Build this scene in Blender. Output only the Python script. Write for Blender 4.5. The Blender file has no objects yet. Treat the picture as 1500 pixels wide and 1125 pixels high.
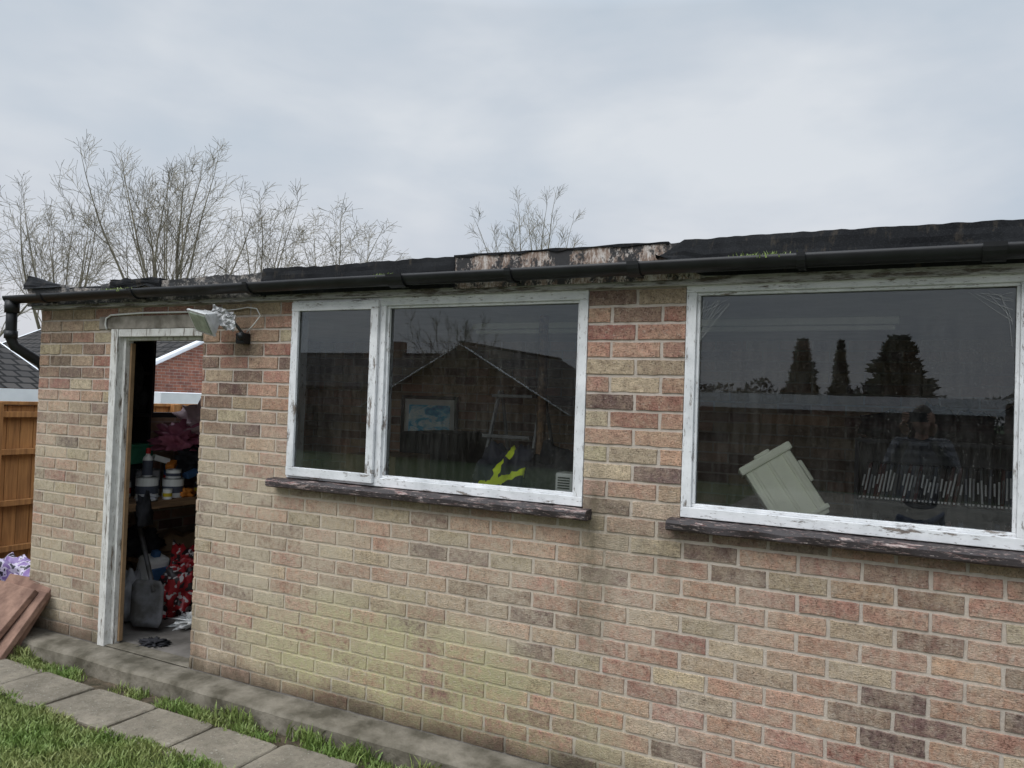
import bpy, bmesh, math, random
import numpy as np
from mathutils import Vector, Matrix, noise as mn
random.seed(7); np.random.seed(7)
R=random.random
def U(a,b): return a+(b-a)*random.random()
scene=bpy.context.scene
COL=scene.collection

# ------------------------------------------------------------ node helpers
def newmat(name):
    m=bpy.data.materials.new(name); m.use_nodes=True
    nt=m.node_tree; b=nt.nodes['Principled BSDF']
    return m,nt,b
def N(nt,t,**k):
    n=nt.nodes.new(t)
    for a,v in k.items(): setattr(n,a,v)
    return n
def L(nt,a,b): nt.links.new(a,b)
def coords(nt,scale=(1,1,1),loc=(0,0,0),out='Object'):
    tc=N(nt,'ShaderNodeTexCoord'); mp=N(nt,'ShaderNodeMapping')
    mp.inputs['Scale'].default_value=scale; mp.inputs['Location'].default_value=loc
    L(nt,tc.outputs[out],mp.inputs['Vector']); return mp.outputs['Vector']
def noise(nt,vec,scale,detail=4,rough=.6,dist=0):
    n=N(nt,'ShaderNodeTexNoise'); n.inputs['Scale'].default_value=scale
    n.inputs['Detail'].default_value=detail; n.inputs['Roughness'].default_value=rough
    n.inputs['Distortion'].default_value=dist
    L(nt,vec,n.inputs['Vector']); return n.outputs['Fac']
def ramp(nt,fac,stops,interp='LINEAR'):
    r=N(nt,'ShaderNodeValToRGB'); r.color_ramp.interpolation=interp
    e=r.color_ramp.elements
    while len(e)<len(stops): e.new(.5)
    for i,(p,c) in enumerate(stops):
        e[i].position=p
        if isinstance(c,(int,float)): c=(c,c,c)
        e[i].color=(c[0],c[1],c[2],1)
    L(nt,fac,r.inputs['Fac']); return r.outputs['Color']
def sock(nt,s,v):
    if isinstance(v,(int,float)): s.default_value=v
    elif isinstance(v,(tuple,list)): s.default_value=(v[0],v[1],v[2],1)
    else: L(nt,v,s)
def mix(nt,fac,a,b,mode='MIX'):
    m=N(nt,'ShaderNodeMix',data_type='RGBA',blend_type=mode)
    sock(nt,m.inputs[0],fac); sock(nt,m.inputs[6],a); sock(nt,m.inputs[7],b)
    return m.outputs[2]
def mth(nt,op,a,b=0,clamp=False):
    m=N(nt,'ShaderNodeMath',operation=op); m.use_clamp=clamp
    sock(nt,m.inputs[0],a); sock(nt,m.inputs[1],b); return m.outputs[0]
def bump(nt,b,h,strength=.4,dist=.01):
    n=N(nt,'ShaderNodeBump'); n.inputs['Strength'].default_value=strength
    n.inputs['Distance'].default_value=dist
    L(nt,h,n.inputs['Height']); L(nt,n.outputs['Normal'],b.inputs['Normal'])
def blob(nt,c,r):
    v=coords(nt,scale=(1/r[0],1/r[1],1/r[2]),loc=(-c[0]/r[0],-c[1]/r[1],-c[2]/r[2]))
    g=N(nt,'ShaderNodeTexGradient',gradient_type='SPHERICAL'); L(nt,v,g.inputs['Vector'])
    return g.outputs['Fac']

def simple(name,c1,c2=None,scale=8,rough=.7,bmp=.2,dist=.004,metal=0,stretch=(1,1,1),lo=.35,hi=.65,spec=.3):
    m,nt,b=newmat(name)
    if c2 is None: c2=tuple(x*.7 for x in c1)
    v=coords(nt,stretch); f=noise(nt,v,scale)
    L(nt,ramp(nt,f,[(lo,c2),(hi,c1)]),b.inputs['Base Color'])
    b.inputs['Roughness'].default_value=rough; b.inputs['Metallic'].default_value=metal
    b.inputs['Specular IOR Level'].default_value=spec
    if bmp: bump(nt,b,noise(nt,v,scale*4,3),bmp,dist)
    return m

def weather(nt,col,mort=False):
    v=coords(nt)
    n1=noise(nt,v,3.2,6,.65); n2=noise(nt,v,38,5,.7)
    nn=mth(nt,'MULTIPLY',n1,n2)
    for c,r,colr,k,lo,hi in [((-2.5,0,.85),(2.3,3,.8),(.56,.48,.37),.7,.14,.34),
                       ((-4.95,0,.7),(.8,3,1.1),(.56,.49,.37),.8,.14,.34),
                       ((-3.3,0,.6),(.8,3,.8),(.56,.48,.36),.7,.15,.34),
                       ((-2.35,0,.28),(1.15,3,.36),(.50,.47,.26),.8,.15,.33),
                       ((-1.6,0,.15),(.8,3,.35),(.38,.36,.20),.6,.16,.34),
                       ((-.2,0,.55),(1.7,3,.8),(.56,.47,.38),.5,.2,.36)]:
        g=ramp(nt,blob(nt,c,r),[(0,0),(.45,1)])
        f=mth(nt,'MULTIPLY',g,ramp(nt,nn,[(lo,0),(hi,k)]))
        col=mix(nt,f,col,colr)
    sp=ramp(nt,noise(nt,v,75,3,.7),[(.56,0),(.70,.6)])
    col=mix(nt,mth(nt,'MULTIPLY',sp,ramp(nt,n1,[(.35,.25),(.6,1)])),col,(.62,.54,.46))
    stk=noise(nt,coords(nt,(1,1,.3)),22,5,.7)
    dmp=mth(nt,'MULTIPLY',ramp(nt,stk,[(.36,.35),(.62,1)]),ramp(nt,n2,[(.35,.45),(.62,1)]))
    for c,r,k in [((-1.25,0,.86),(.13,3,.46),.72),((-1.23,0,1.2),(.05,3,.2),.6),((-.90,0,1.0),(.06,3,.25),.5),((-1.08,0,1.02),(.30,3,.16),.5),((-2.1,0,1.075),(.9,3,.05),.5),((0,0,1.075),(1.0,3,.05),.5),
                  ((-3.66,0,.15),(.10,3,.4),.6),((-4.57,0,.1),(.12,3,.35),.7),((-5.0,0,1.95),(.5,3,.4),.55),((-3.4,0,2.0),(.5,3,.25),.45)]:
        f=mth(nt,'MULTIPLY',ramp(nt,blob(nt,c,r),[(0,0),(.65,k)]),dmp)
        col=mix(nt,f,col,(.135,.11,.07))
    sx=N(nt,'ShaderNodeSeparateXYZ'); L(nt,v,sx.inputs[0])
    zz=mth(nt,'ADD',sx.outputs[2],mth(nt,'MULTIPLY',n1,.22))
    f=ramp(nt,zz,[(.10,.85),(.25,0)]); col=mix(nt,f,col,(.075,.065,.045))
    return col,n1,n2

BRICK,nt,b=newmat('brick_face')
at=N(nt,'ShaderNodeAttribute',attribute_name='Col')
v=coords(nt)
mot=noise(nt,v,30,6,.75)
col=at.outputs['Color']
col=mix(nt,ramp(nt,noise(nt,v,13,5,.7),[(.43,0),(.6,.6)]),col,mix(nt,.6,col,(.50,.41,.30)))
col=mix(nt,ramp(nt,noise(nt,coords(nt,(1,1,1),(5,5,5)),17,5,.7),[(.5,0),(.66,.5)]),col,mix(nt,.6,col,(.22,.13,.11)))
col=mix(nt,ramp(nt,mot,[(.33,0),(.67,1)]),mix(nt,1.0,col,(.68,.64,.61),'MULTIPLY'),mix(nt,1.0,col,(1.34,1.31,1.24),'MULTIPLY'))
pit=ramp(nt,noise(nt,v,130,2,.7),[(.36,.5),(.46,1)])
col=mix(nt,1.0,col,pit,'MULTIPLY')
col,n1,n2=weather(nt,col)
L(nt,col,b.inputs['Base Color']); b.inputs['Roughness'].default_value=.93; b.inputs['Specular IOR Level'].default_value=.15
vz=coords(nt,(1,1,2.2))
bump(nt,b,mth(nt,'ADD',noise(nt,vz,85,4,.75),mth(nt,'MULTIPLY',noise(nt,v,18,2),.6)),.85,.011)
MORT,nt,b=newmat('mortar'); v=coords(nt)
col=ramp(nt,noise(nt,v,12,6,.7),[(.3,(.38,.33,.28)),(.7,(.56,.49,.43))])
col,n1,n2=weather(nt,col)
L(nt,col,b.inputs['Base Color']); b.inputs['Roughness'].default_value=.95
bump(nt,b,noise(nt,v,140,4,.7),.6,.006)
def texbrick(name,axis,dark=1.0,c=((.40,.22,.16),(.40,.31,.2),(.17,.1,.08))):
    m,nt,b=newmat(name)
    tc=N(nt,'ShaderNodeTexCoord'); sx=N(nt,'ShaderNodeSeparateXYZ'); cb=N(nt,'ShaderNodeCombineXYZ')
    L(nt,tc.outputs['Object'],sx.inputs[0])
    L(nt,sx.outputs[0 if axis=='x' else 1],cb.inputs[0]); L(nt,sx.outputs[2],cb.inputs[1])
    br=N(nt,'ShaderNodeTexBrick'); L(nt,cb.outputs[0],br.inputs['Vector'])
    br.inputs['Scale'].default_value=1; br.inputs['Brick Width'].default_value=.225; br.inputs['Row Height'].default_value=.075
    br.inputs['Mortar Size'].default_value=.006; br.inputs['Color1'].default_value=(0,0,0,1); br.inputs['Color2'].default_value=(1,1,1,1)
    br.inputs['Mortar'].default_value=(.5,.5,.5,1)
    cc=ramp(nt,br.outputs['Color'],[(.1,c[0]),(.5,c[1]),(.9,c[2])])
    cc=mix(nt,br.outputs['Fac'],cc,(.42,.36,.3))
    cc=mix(nt,1.0,cc,ramp(nt,noise(nt,tc.outputs['Object'],6,5,.7),[(.3,.55*dark),(.7,1.1*dark)]),'MULTIPLY')
    L(nt,cc,b.inputs['Base Color']); b.inputs['Roughness'].default_value=.9
    bump(nt,b,mth(nt,'SUBTRACT',noise(nt,tc.outputs['Object'],60,3),br.outputs['Fac']),.6,.008)
    return m
SIDEB=texbrick('brick_side','y'); BACKB=texbrick('brick_back','x',1.15)
HOUSEB_Y=texbrick('house_brick_y','y',.9,((.42,.16,.1),(.36,.14,.09),(.28,.11,.08)))
HOUSEB_X=texbrick('house_brick_x','x',.55,((.32,.16,.12),(.28,.14,.1),(.22,.11,.08)))

def peel(name,paint,paint2,under,under2,scale=16,lo=.52,hi=.58,st=(1,1,1),fl=.60):
    m,nt,b=newmat(name); v=coords(nt,st)
    p=ramp(nt,noise(nt,coords(nt),9,4),[(.3,paint2),(.7,paint)])
    u=ramp(nt,noise(nt,v,60,4,.8),[(.35,under2),(.65,under)])
    msk=ramp(nt,noise(nt,v,scale,8,.75),[(lo,0),(hi,1)])
    fine=ramp(nt,noise(nt,v,scale*5,4,.7),[(fl,0),(fl+.04,.7)])
    mk=mth(nt,'MAXIMUM',msk,fine)
    L(nt,mix(nt,mk,p,u),b.inputs['Base Color']); b.inputs['Roughness'].default_value=.6
    bump(nt,b,mth(nt,'SUBTRACT',mth(nt,'MULTIPLY',noise(nt,v,90,3),.35),mk),.6,.003)
    return m
WHITEX=peel('white_paint_h',(.80,.80,.81),(.58,.59,.60),(.30,.25,.21),(.12,.1,.09),14,.58,.63,(.5,1,2.2),.62)
WHITEZ=peel('white_paint_v',(.80,.80,.81),(.58,.59,.60),(.30,.25,.21),(.12,.1,.09),14,.58,.63,(2.2,1,.5),.62)
DOORW=peel('door_paint',(.74,.73,.70),(.50,.49,.46),(.24,.19,.14),(.09,.07,.06),12,.555,.61,(3,3,.35))
SILL=peel('sill_paint',(.035,.028,.03),(.028,.02,.02),(.48,.43,.40),(.14,.03,.025),13,.54,.58,(.5,1.5,2.5),.58)
FWOOD,nt,b=newmat('fascia_wood_peeling'); v=coords(nt,(1,1,.35))
c=ramp(nt,noise(nt,v,45,5,.8),[(.32,(.07,.04,.028)),(.47,(.24,.17,.13)),(.58,(.50,.45,.41)),(.7,(.60,.58,.56))])
c=mix(nt,ramp(nt,noise(nt,coords(nt,(1,1,.7)),9,8,.8),[(.48,0),(.53,1)]),c,(.026,.025,.026))
L(nt,c,b.inputs['Base Color']); b.inputs['Roughness'].default_value=.8; bump(nt,b,noise(nt,v,60,4),.7,.005)
FWOOD2=peel('fascia_wood_dark',(.03,.03,.032),(.018,.018,.018),(.46,.42,.38),(.07,.05,.04),9,.49,.57,(1.2,1,1.6))
SOFF=peel('soffit_paint',(.50,.49,.48),(.32,.31,.30),(.16,.13,.10),(.05,.04,.035),14,.50,.58,(.4,1,3))
FELT,nt,b=newmat('roofing_felt'); v=coords(nt)
c=ramp(nt,noise(nt,v,6,5,.7),[(.35,(.011,.0115,.013)),(.7,(.024,.025,.027))])
c=mix(nt,ramp(nt,noise(nt,coords(nt,(1,1,.35)),24,6,.75),[(.56,0),(.66,.5)]),c,(.075,.062,.048))
c=mix(nt,ramp(nt,noise(nt,v,220,2,.8),[(.52,0),(.72,.6)]),c,(.045,.047,.05))
L(nt,c,b.inputs['Base Color'])
b.inputs['Roughness'].default_value=.9; b.inputs['Specular IOR Level'].default_value=.10; bump(nt,b,mth(nt,'ADD',mth(nt,'MULTIPLY',noise(nt,v,200,2),.4),mth(nt,'MULTIPLY',noise(nt,v,7),2.)),.35,.006)
PLAST=simple('black_plastic',(.018,.019,.021),(.009,.009,.010),6,.45,.1,.002,spec=.35)
CONC=simple('concrete_plinth',(.22,.195,.155),(.08,.07,.05),6,.92,.7,.012)
LINT=simple('concrete_lintel',(.34,.31,.27),(.12,.105,.085),7,.9,.6,.006)
PAVE,nt,b=newmat('paving'); v=coords(nt)
c=ramp(nt,noise(nt,v,3,6,.7),[(.3,(.16,.14,.11)),(.7,(.33,.29,.23))])
c=mix(nt,ramp(nt,noise(nt,v,22,6,.8),[(.48,0),(.68,.6)]),c,(.10,.09,.065))
c=mix(nt,ramp(nt,noise(nt,v,60,3,.8),[(.62,0),(.68,.6)]),c,(.46,.45,.40))
L(nt,c,b.inputs['Base Color']); b.inputs['Roughness'].default_value=.95; b.inputs['Specular IOR Level'].default_value=.15; bump(nt,b,noise(nt,v,60,5,.75),.9,.01)
REDSLAB=simple('red_slab',(.29,.18,.135),(.15,.09,.07),9,.95,.6,.008,spec=.15)
DARK=simple('dark_cloth',(.03,.03,.035),(.01,.01,.012),12,.9,.3)
METAL=simple('aluminium',(.5,.5,.5),(.35,.35,.35),30,.4,.1,metal=.7)
FOIL=simple('foil',(.55,.55,.55),(.2,.2,.2),40,.4,.6,.01,metal=.6)
LADM=simple('ladder_metal',(.22,.22,.22),(.14,.14,.14),30,.5,.1,metal=.5)
STEEL=simple('dull_steel',(.14,.14,.15),(.06,.055,.05),9,.6,.2,metal=.3)
WOODB=simple('bench_wood',(.25,.15,.08),(.1,.06,.035),6,.8,.4,stretch=(6,.6,6))
WPL=simple('white_plastic',(.78,.78,.76),(.66,.66,.64),5,.4,.05)
CREAM=simple('cream_plastic',(.92,.93,.80),(.84,.85,.70),4,.45,.08)
BLACKW=simple('black_wood',(.018,.018,.02),(.01,.01,.01),6,.5,.1)
CEIL=simple('ceiling_board',(.5,.49,.47),(.35,.34,.32),3,.9,.1)
FLOORM=simple('floor_concrete',(.22,.2,.18),(.1,.09,.08),4,.9,.4)
def flat(name,c,rough=.6): return simple(name,c,tuple(x*.75 for x in c),14,rough,.15)
RED=flat('red_sack',(.5,.03,.03)); PINK=flat('pink_fabric',(.42,.13,.2)); GREEN=flat('green_box',(.06,.26,.16)); LPINK=flat('pale_pink_fabric',(.6,.42,.45))
GREY=flat('grey_bag',(.42,.42,.44)); BLUE=flat('blue_tub',(.05,.12,.25)); YEL=flat('yellow',(.6,.45,.02)); BROWN=flat('brown_card',(.28,.18,.1)); ORNG=flat('orange',(.6,.2,.03))

GLASS,nt,b=newmat('window_glass'); nt.nodes.remove(b)
out=nt.nodes['Material Output']
tr=N(nt,'ShaderNodeBsdfTransparent'); tr.inputs[0].default_value=(.95,.97,.96,1)
gl=N(nt,'ShaderNodeBsdfGlossy'); gl.inputs['Roughness'].default_value=.0; gl.inputs[0].default_value=(.9,.96,1,1)
fr=N(nt,'ShaderNodeFresnel'); fr.inputs['IOR'].default_value=1.52
f2=mth(nt,'MULTIPLY',fr.outputs[0],1.95,True)
m1=N(nt,'ShaderNodeMixShader'); L(nt,f2,m1.inputs[0]); L(nt,tr.outputs[0],m1.inputs[1]); L(nt,gl.outputs[0],m1.inputs[2])
df=N(nt,'ShaderNodeBsdfDiffuse'); df.inputs[0].default_value=(.5,.5,.47,1)
v=coords(nt); dn=mth(nt,'MULTIPLY',noise(nt,v,2.5,8,.75),noise(nt,coords(nt,(14,1,1.5)),3,4,.7))
dfac=mth(nt,'ADD',ramp(nt,dn,[(.2,.004),(.42,.045)]),ramp(nt,noise(nt,v,160,1),[(.70,0),(.74,.12)]))
m2=N(nt,'ShaderNodeMixShader'); L(nt,dfac,m2.inputs[0]); L(nt,m1.outputs[0],m2.inputs[1]); L(nt,df.outputs[0],m2.inputs[2])
L(nt,m2.outputs[0],out.inputs['Surface'])

# ------------------------------------------------------------ mesh helpers
def empty(name,parent=None):
    o=bpy.data.objects.new(name,None); COL.objects.link(o)
    if parent: o.parent=parent
    return o
def mesh(name,V,F,mats,parent=None,mi=None,smooth=False):
    me=bpy.data.meshes.new(name); me.from_pydata([tuple(v) for v in V],[],F)
    if not isinstance(mats,(list,tuple)): mats=[mats]
    for m in mats: me.materials.append(m)
    if mi is not None: me.polygons.foreach_set('material_index',mi)
    if smooth: me.polygons.foreach_set('use_smooth',[True]*len(me.polygons))
    me.update()
    o=bpy.data.objects.new(name,me); COL.objects.link(o)
    if parent: o.parent=parent
    return o
def frombm(name,bm,mats,parent=None,smooth=False):
    me=bpy.data.meshes.new(name); bm.to_mesh(me); bm.free()
    if not isinstance(mats,(list,tuple)): mats=[mats]
    for m in mats: me.materials.append(m)
    if smooth: me.polygons.foreach_set('use_smooth',[True]*len(me.polygons))
    o=bpy.data.objects.new(name,me); COL.objects.link(o)
    if parent: o.parent=parent
    return o
def bbox(bm,c,s,rot=None,bev=0,mi=0):
    g=bmesh.ops.create_cube(bm,size=1); vs=g['verts']
    for w in vs: w.co=Vector((w.co.x*s[0],w.co.y*s[1],w.co.z*s[2]))
    if bev:
        es=list({e for w in vs for e in w.link_edges})
        r=bmesh.ops.bevel(bm,geom=es,offset=bev,segments=2,affect='EDGES',profile=.6)
        vs=list({w for f in r['faces'] for w in f.verts}|{w for w in vs if w.is_valid})
    M=Matrix.Translation(c)@(rot.to_4x4() if rot else Matrix.Identity(4))
    fs={f for w in vs for f in w.link_faces}
    for w in vs: w.co=M@w.co
    for f in fs: f.material_index=mi
    return vs
def box(name,x0,x1,y0,y1,z0,z1,mat,parent=None,bev=.003):
    bm=bmesh.new(); bbox(bm,((x0+x1)/2,(y0+y1)/2,(z0+z1)/2),(x1-x0,y1-y0,z1-z0),None,bev)
    return frombm(name,bm,mat,parent)
def boxes(name,lst,mat,parent=None,bev=.003):
    bm=bmesh.new()
    for q in lst:
        x0,x1,y0,y1,z0,z1=q[:6]
        bbox(bm,((x0+x1)/2,(y0+y1)/2,(z0+z1)/2),(x1-x0,y1-y0,z1-z0),None,bev,q[6] if len(q)>6 else 0)
    return frombm(name,bm,mat,parent)
def addtube(V,F,pts,rad,k=8,cap=True):
    pts=[Vector(p) for p in pts]; n=len(pts); base=len(V)
    prev=None
    for i,p in enumerate(pts):
        d=(pts[min(i+1,n-1)]-pts[max(i-1,0)])
        if d.length<1e-9: d=Vector((0,0,1))
        d.normalize()
        a=prev if prev is not None else (Vector((1,0,0)) if abs(d.x)<.9 else Vector((0,1,0)))
        a=(a-d*a.dot(d))
        if a.length<1e-4: a=d.orthogonal()
        a.normalize(); bb=d.cross(a); prev=a
        r=rad[i] if isinstance(rad,(list,tuple)) else rad
        for j in range(k):
            t=2*math.pi*j/k; V.append(p+(a*math.cos(t)+bb*math.sin(t))*r)
    for i in range(n-1):
        for j in range(k):
            F.append((base+i*k+j,base+i*k+(j+1)%k,base+(i+1)*k+(j+1)%k,base+(i+1)*k+j))
    if cap:
        F.append(tuple(base+j for j in range(k))[::-1]); F.append(tuple(base+(n-1)*k+j for j in range(k)))
def tube(name,pts,rad,mat,parent=None,k=10):
    V=[];F=[]; addtube(V,F,pts,rad,k); return mesh(name,V,F,mat,parent,smooth=True)
def lathe(name,c,prof,mats,parent=None,k=20,mi=None):
    V=[];F=[];I=[]
    for (r,z) in prof:
        for j in range(k):
            t=2*math.pi*j/k; V.append((c[0]+r*math.cos(t),c[1]+r*math.sin(t),c[2]+z))
    for i in range(len(prof)-1):
        for j in range(k):
            F.append((i*k+j,i*k+(j+1)%k,(i+1)*k+(j+1)%k,(i+1)*k+j)); I.append(mi[i] if mi else 0)
    F.append(tuple(range(k))[::-1]); I.append(0); F.append(tuple((len(prof)-1)*k+j for j in range(k))); I.append(mi[-1] if mi else 0)
    return mesh(name,V,F,mats,parent,I,False)
def crumple(name,c,s,mat,amp=.35,f=3.,sub=4,seed=0,parent=None,flatb=True):
    bm=bmesh.new(); bmesh.ops.create_icosphere(bm,subdivisions=sub,radius=1)
    for w in bm.verts:
        d=w.co.normalized(); o=Vector((seed*7.3,seed*3.1,seed*1.7))
        n=1+amp*(mn.noise(d*f*.5+o)+.6*abs(mn.noise(d*f+o*2))*1.6-.3+.3*mn.noise(d*f*3+o))
        p=d*n
        if flatb and p.z<-.6: p.z=-.6+(p.z+.6)*.1
        w.co=Vector((c[0]+p.x*s[0],c[1]+p.y*s[1],c[2]+(p.z+.62)*s[2]))
    return frombm(name,bm,mat,parent,smooth=True)

# ------------------------------------------------------------ OUTBUILDING
B=empty('brick_outbuilding')
XL,XR=-5.24,3.15; DEP=2.75
openings=[(-4.50,-3.69,-.1,1.95),(-4.62,-3.60,1.95,2.03),(-3.01,-1.30,1.10,2.10),(-.865,.86,1.10,2.10)]
V=[];F=[];C=[]
pal={'pink':(.45,.265,.21),'salm':(.49,.32,.245),'tan':(.43,.34,.245),'buff':(.51,.42,.31),'brown':(.27,.18,.145),'dark':(.18,.12,.11),'red':(.36,.19,.155)}
def pick(x,z):
    left=min(1,max(0,(-x-0.6)/1.6))
    w={'pink':.34-.12*left,'salm':.26-.0*left,'tan':.08+.11*left,'buff':.09+.10*left,'brown':.12+.03*left,'dark':.065-.01*left,'red':.09-.02*left}
    if z>1.3: w['dark']+=.03; w['tan']+=.05
    r=R()*sum(w.values())
    for k,q in w.items():
        r-=q
        if r<=0: return pal[k]
    return pal['pink']
m=.0052
for ci in range(29):
    z0=ci*.075; z1=z0+.075
    x=XL-(.1125 if ci%2 else 0)
    bl=[]
    while x<XR:
        bl.append((max(x,XL),min(x+.225,XR))); x+=.225
    zm=(z0+z1)/2
    for (a,bb) in bl:
        segs=[(a,bb)]
        for (o0,o1,oz0,oz1) in openings:
            if oz0<zm<oz1:
                ns=[]
                for (p,q) in segs:
                    if q<=o0 or p>=o1: ns.append((p,q))
                    else:
                        if p<o0: ns.append((p,o0+m))
                        if q>o1: ns.append((o1-m,q))
                segs=ns
        for (p,q) in segs:
            if q-p<.03: continue
            c=pick((p+q)/2,zm); br=U(.84,1.15); c=tuple(min(1,k*br*U(.95,1.05)) for k in c)
            yy=-U(0,.003); j=lambda: U(-.0018,.0018)
            x0,x1=p+m,q-m; a0,a1=z0+m*.9,z1-m*.9
            base=len(V)
            nx=max(2,int((x1-x0)/.03)); out=[]
            for i in range(nx): out.append((x0+(x1-x0)*i/nx,a0))
            for i in range(2): out.append((x1,a0+(a1-a0)*i/2))
            for i in range(nx): out.append((x1-(x1-x0)*i/nx,a1))
            for i in range(2): out.append((x0,a1-(a1-a0)*i/2))
            n=len(out); cx,cz=(x0+x1)/2,(a0+a1)/2; tilt=U(-.006,.006)
            out=[(u+j(),w+j()) for u,w in out]
            for u,w in out: V.append((u,.010,w))
            for u,w in out:
                du=.0028*(1 if u<cx else -1)*min(1,abs(u-cx)/.05); dw=.0028*(1 if w<cz else -1)
                V.append((u+du,yy+tilt*(u-cx)+U(-.0006,.0006),w+dw))
            for i in range(n):
                k=(i+1)%n; F.append((base+i,base+k,base+n+k,base+n+i)); C.append(c)
            F.append(tuple(base+n+i for i in range(n))); C.append(c)
o=mesh('front_wall_bricks',V,F,BRICK,B)
ca=o.data.color_attributes.new('Col','FLOAT_COLOR','CORNER')
arr=[]
for f,c in zip(o.data.polygons,C): arr+= [c[0],c[1],c[2],1]*f.loop_total
ca.data.foreach_set('color',arr)
seg=[(XL+.002,-4.502,0,2.178),(-4.502,-3.688,2.04,2.178),(-3.688,-3.012,0,2.178),(-3.012,-1.298,0,1.10),(-3.012,-1.298,2.098,2.178),
     (-1.298,-.867,0,2.178),(-.867,.862,0,1.10),(-.867,.862,2.098,2.178),(.862,XR-.002,0,2.178)]
boxes('front_wall_mortar',[(a,b_,.0035,.11,c,d) for a,b_,c,d in seg],MORT,B,0)
WY0,WY1=.80,1.95
boxes('side_wall',[(XL+.004,XL+.11,.112,WY0,0,2.14),(XL+.004,XL+.11,WY1,DEP,0,2.14),(XL+.004,XL+.11,WY0,WY1,0,1.38),(XL+.004,XL+.11,WY0,WY1,2.04,2.14)],SIDEB,B,0)
box('side_wall_end',XR-.11,XR-.004,.112,DEP,0,2.14,SIDEB,B,0)
box('back_wall',XL+.11,XR-.11,DEP-.11,DEP,0,2.14,BACKB,B,0)
boxes('side_window_frame',[(XL+.03,XL+.08,WY0,WY0+.04,1.38,2.04),(XL+.03,XL+.08,WY1-.04,WY1,1.38,2.04),(XL+.03,XL+.08,WY0+.04,WY1-.04,1.38,1.42),(XL+.03,XL+.08,WY0+.04,WY1-.04,2.0,2.04)],BLACKW,B)
box('interior_floor',XL+.11,XR-.11,.0,DEP-.11,-.05,.004,FLOORM,B,0)
box('ceiling',XL+.11,XR-.11,.111,DEP-.11,2.10,2.139,CEIL,B,0)
box('roof_deck',XL-.10,XR+.1,-.035,DEP+.1,2.18,2.235,FELT,B,.004)
box('roof_edge_timber',XL-.06,XR+.1,-.034,-.002,2.10,2.178,SOFF,B,.003)
box('door_lintel',-4.625,-3.60,-.008,.10,1.963,2.042,LINT,B,.004)
boxes('door_frame',[(-4.498,-4.435,-.012,.085,.0,1.962),(-4.435,-4.41,.03,.085,.0,1.925),(-3.728,-3.692,.05,.10,.0,1.962),(-4.435,-3.70,-.005,.085,1.915,1.962),(-4.435,-3.735,.04,.0845,1.895,1.915)],DOORW,B,.004)
box('door_threshold',-4.49,-3.70,.0,.11,-.04,.008,CONC,B,.004)
box('door_stop',-4.408,-4.392,.06,.088,.02,1.88,BROWN,B,.003)

def window(x0,x1,z0,z1,mull,cas,name):
    E=empty(name,B)
    f=.042; y0,y1=-.006,.075
    H=[(x0,x1,y0,y1,z1-f,z1),(x0,x1,y0,y1,z0,z0+f)]
    Vv=[(x0+.0005,x0+f,y0+.002,y1,z0+f,z1-f),(x1-f,x1-.0005,y0+.002,y1,z0+f,z1-f),(mull-.028,mull+.028,y0+.002,y1,z0+f,z1-f)]
    c0,c1=(x0+.012,mull-.006) if cas=='L' else (mull+.006,x1-.012)
    s=.046; ys0,ys1=-.026,-.008
    H+=[(c0,c1,ys0,ys1,z1-.014-s,z1-.014),(c0,c1,ys0,ys1,z0+.014,z0+.014+s)]
    Vv+=[(c0,c0+s,ys0+.002,ys1,z0+.014+s,z1-.014-s),(c1-s,c1,ys0+.002,ys1,z0+.014+s,z1-.014-s)]
    g0,g1=(mull+.028,x1-f) if cas=='L' else (x0+f,mull-.028)
    H+=[(g0,g1,.01,.03,z0+f,z0+f+.014),(g0,g1,.01,.03,z1-f-.012,z1-f)]
    Vv+=[(g0,g0+.012,.012,.03,z0+f+.014,z1-f-.012),(g1-.012,g1,.012,.03,z0+f+.014,z1-f-.012)]
    boxes('frame_rails',H,WHITEX,E,.003); boxes('frame_stiles',Vv,WHITEZ,E,.003)
    def pane(a,b_,yy,t):
        return mesh('glass_pane',[(a,yy,z0+.02),(b_,yy+t,z0+.02),(b_,yy+t+.002,z1-.02),(a,yy+.002,z1-.02)],[(0,1,2,3)],GLASS,E)
    pane(g0-.005,g1+.005,.031,.002)
    pane(c0+.02,c1-.02,-.010,.001)
    return E
window(-3.01,-1.30,1.15,2.10,-2.42,'L','double_window')
WE=window(-.865,.86,1.15,2.115,.33,'R','wide_window')
V=[];F=[]; rnd=random.Random(4)
for (cx,cz,sg,n_) in ((-.82,2.05,1,16),(.28,2.05,-1,9)):
    for i in range(n_):
        a=Vector((cx,.022,cz-rnd.uniform(0,.20))); b_=Vector((cx+sg*rnd.uniform(.01,.15),.024,cz-rnd.uniform(0,.03)))
        mid=(a+b_)/2+Vector((-.01*sg,0,-.01)); addtube(V,F,[a,mid,b_],.00028,3,False)
mesh('cobwebs',V,F,WPL,WE)
def sill(name,x0,x1):
    V=[];F=[];n=90
    for i in range(n+1):
        x=x0+(x1-x0)*i/n; w=lambda k:.006*mn.noise(Vector((x*8,k,3)))
        for (y,z) in [(.07,1.149),(-.066+w(1),1.142+w(2)),(-.076+w(1),1.130+w(5)),(-.074+w(3),1.106+w(4)),(-.06,1.098),(.07,1.101)]:
            V.append((x,y,z))
    for i in range(n):
        for j in range(6):
            F.append((i*6+j,i*6+(j+1)%6,(i+1)*6+(j+1)%6,(i+1)*6+j))
    F.append(tuple(range(6))); F.append(tuple(n*6+j for j in range(6))[::-1])
    return mesh(name,V,F,SILL,B)
sill('window_sill',-3.09,-1.255); sill('window_sill.001',-.905,.91)

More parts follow.
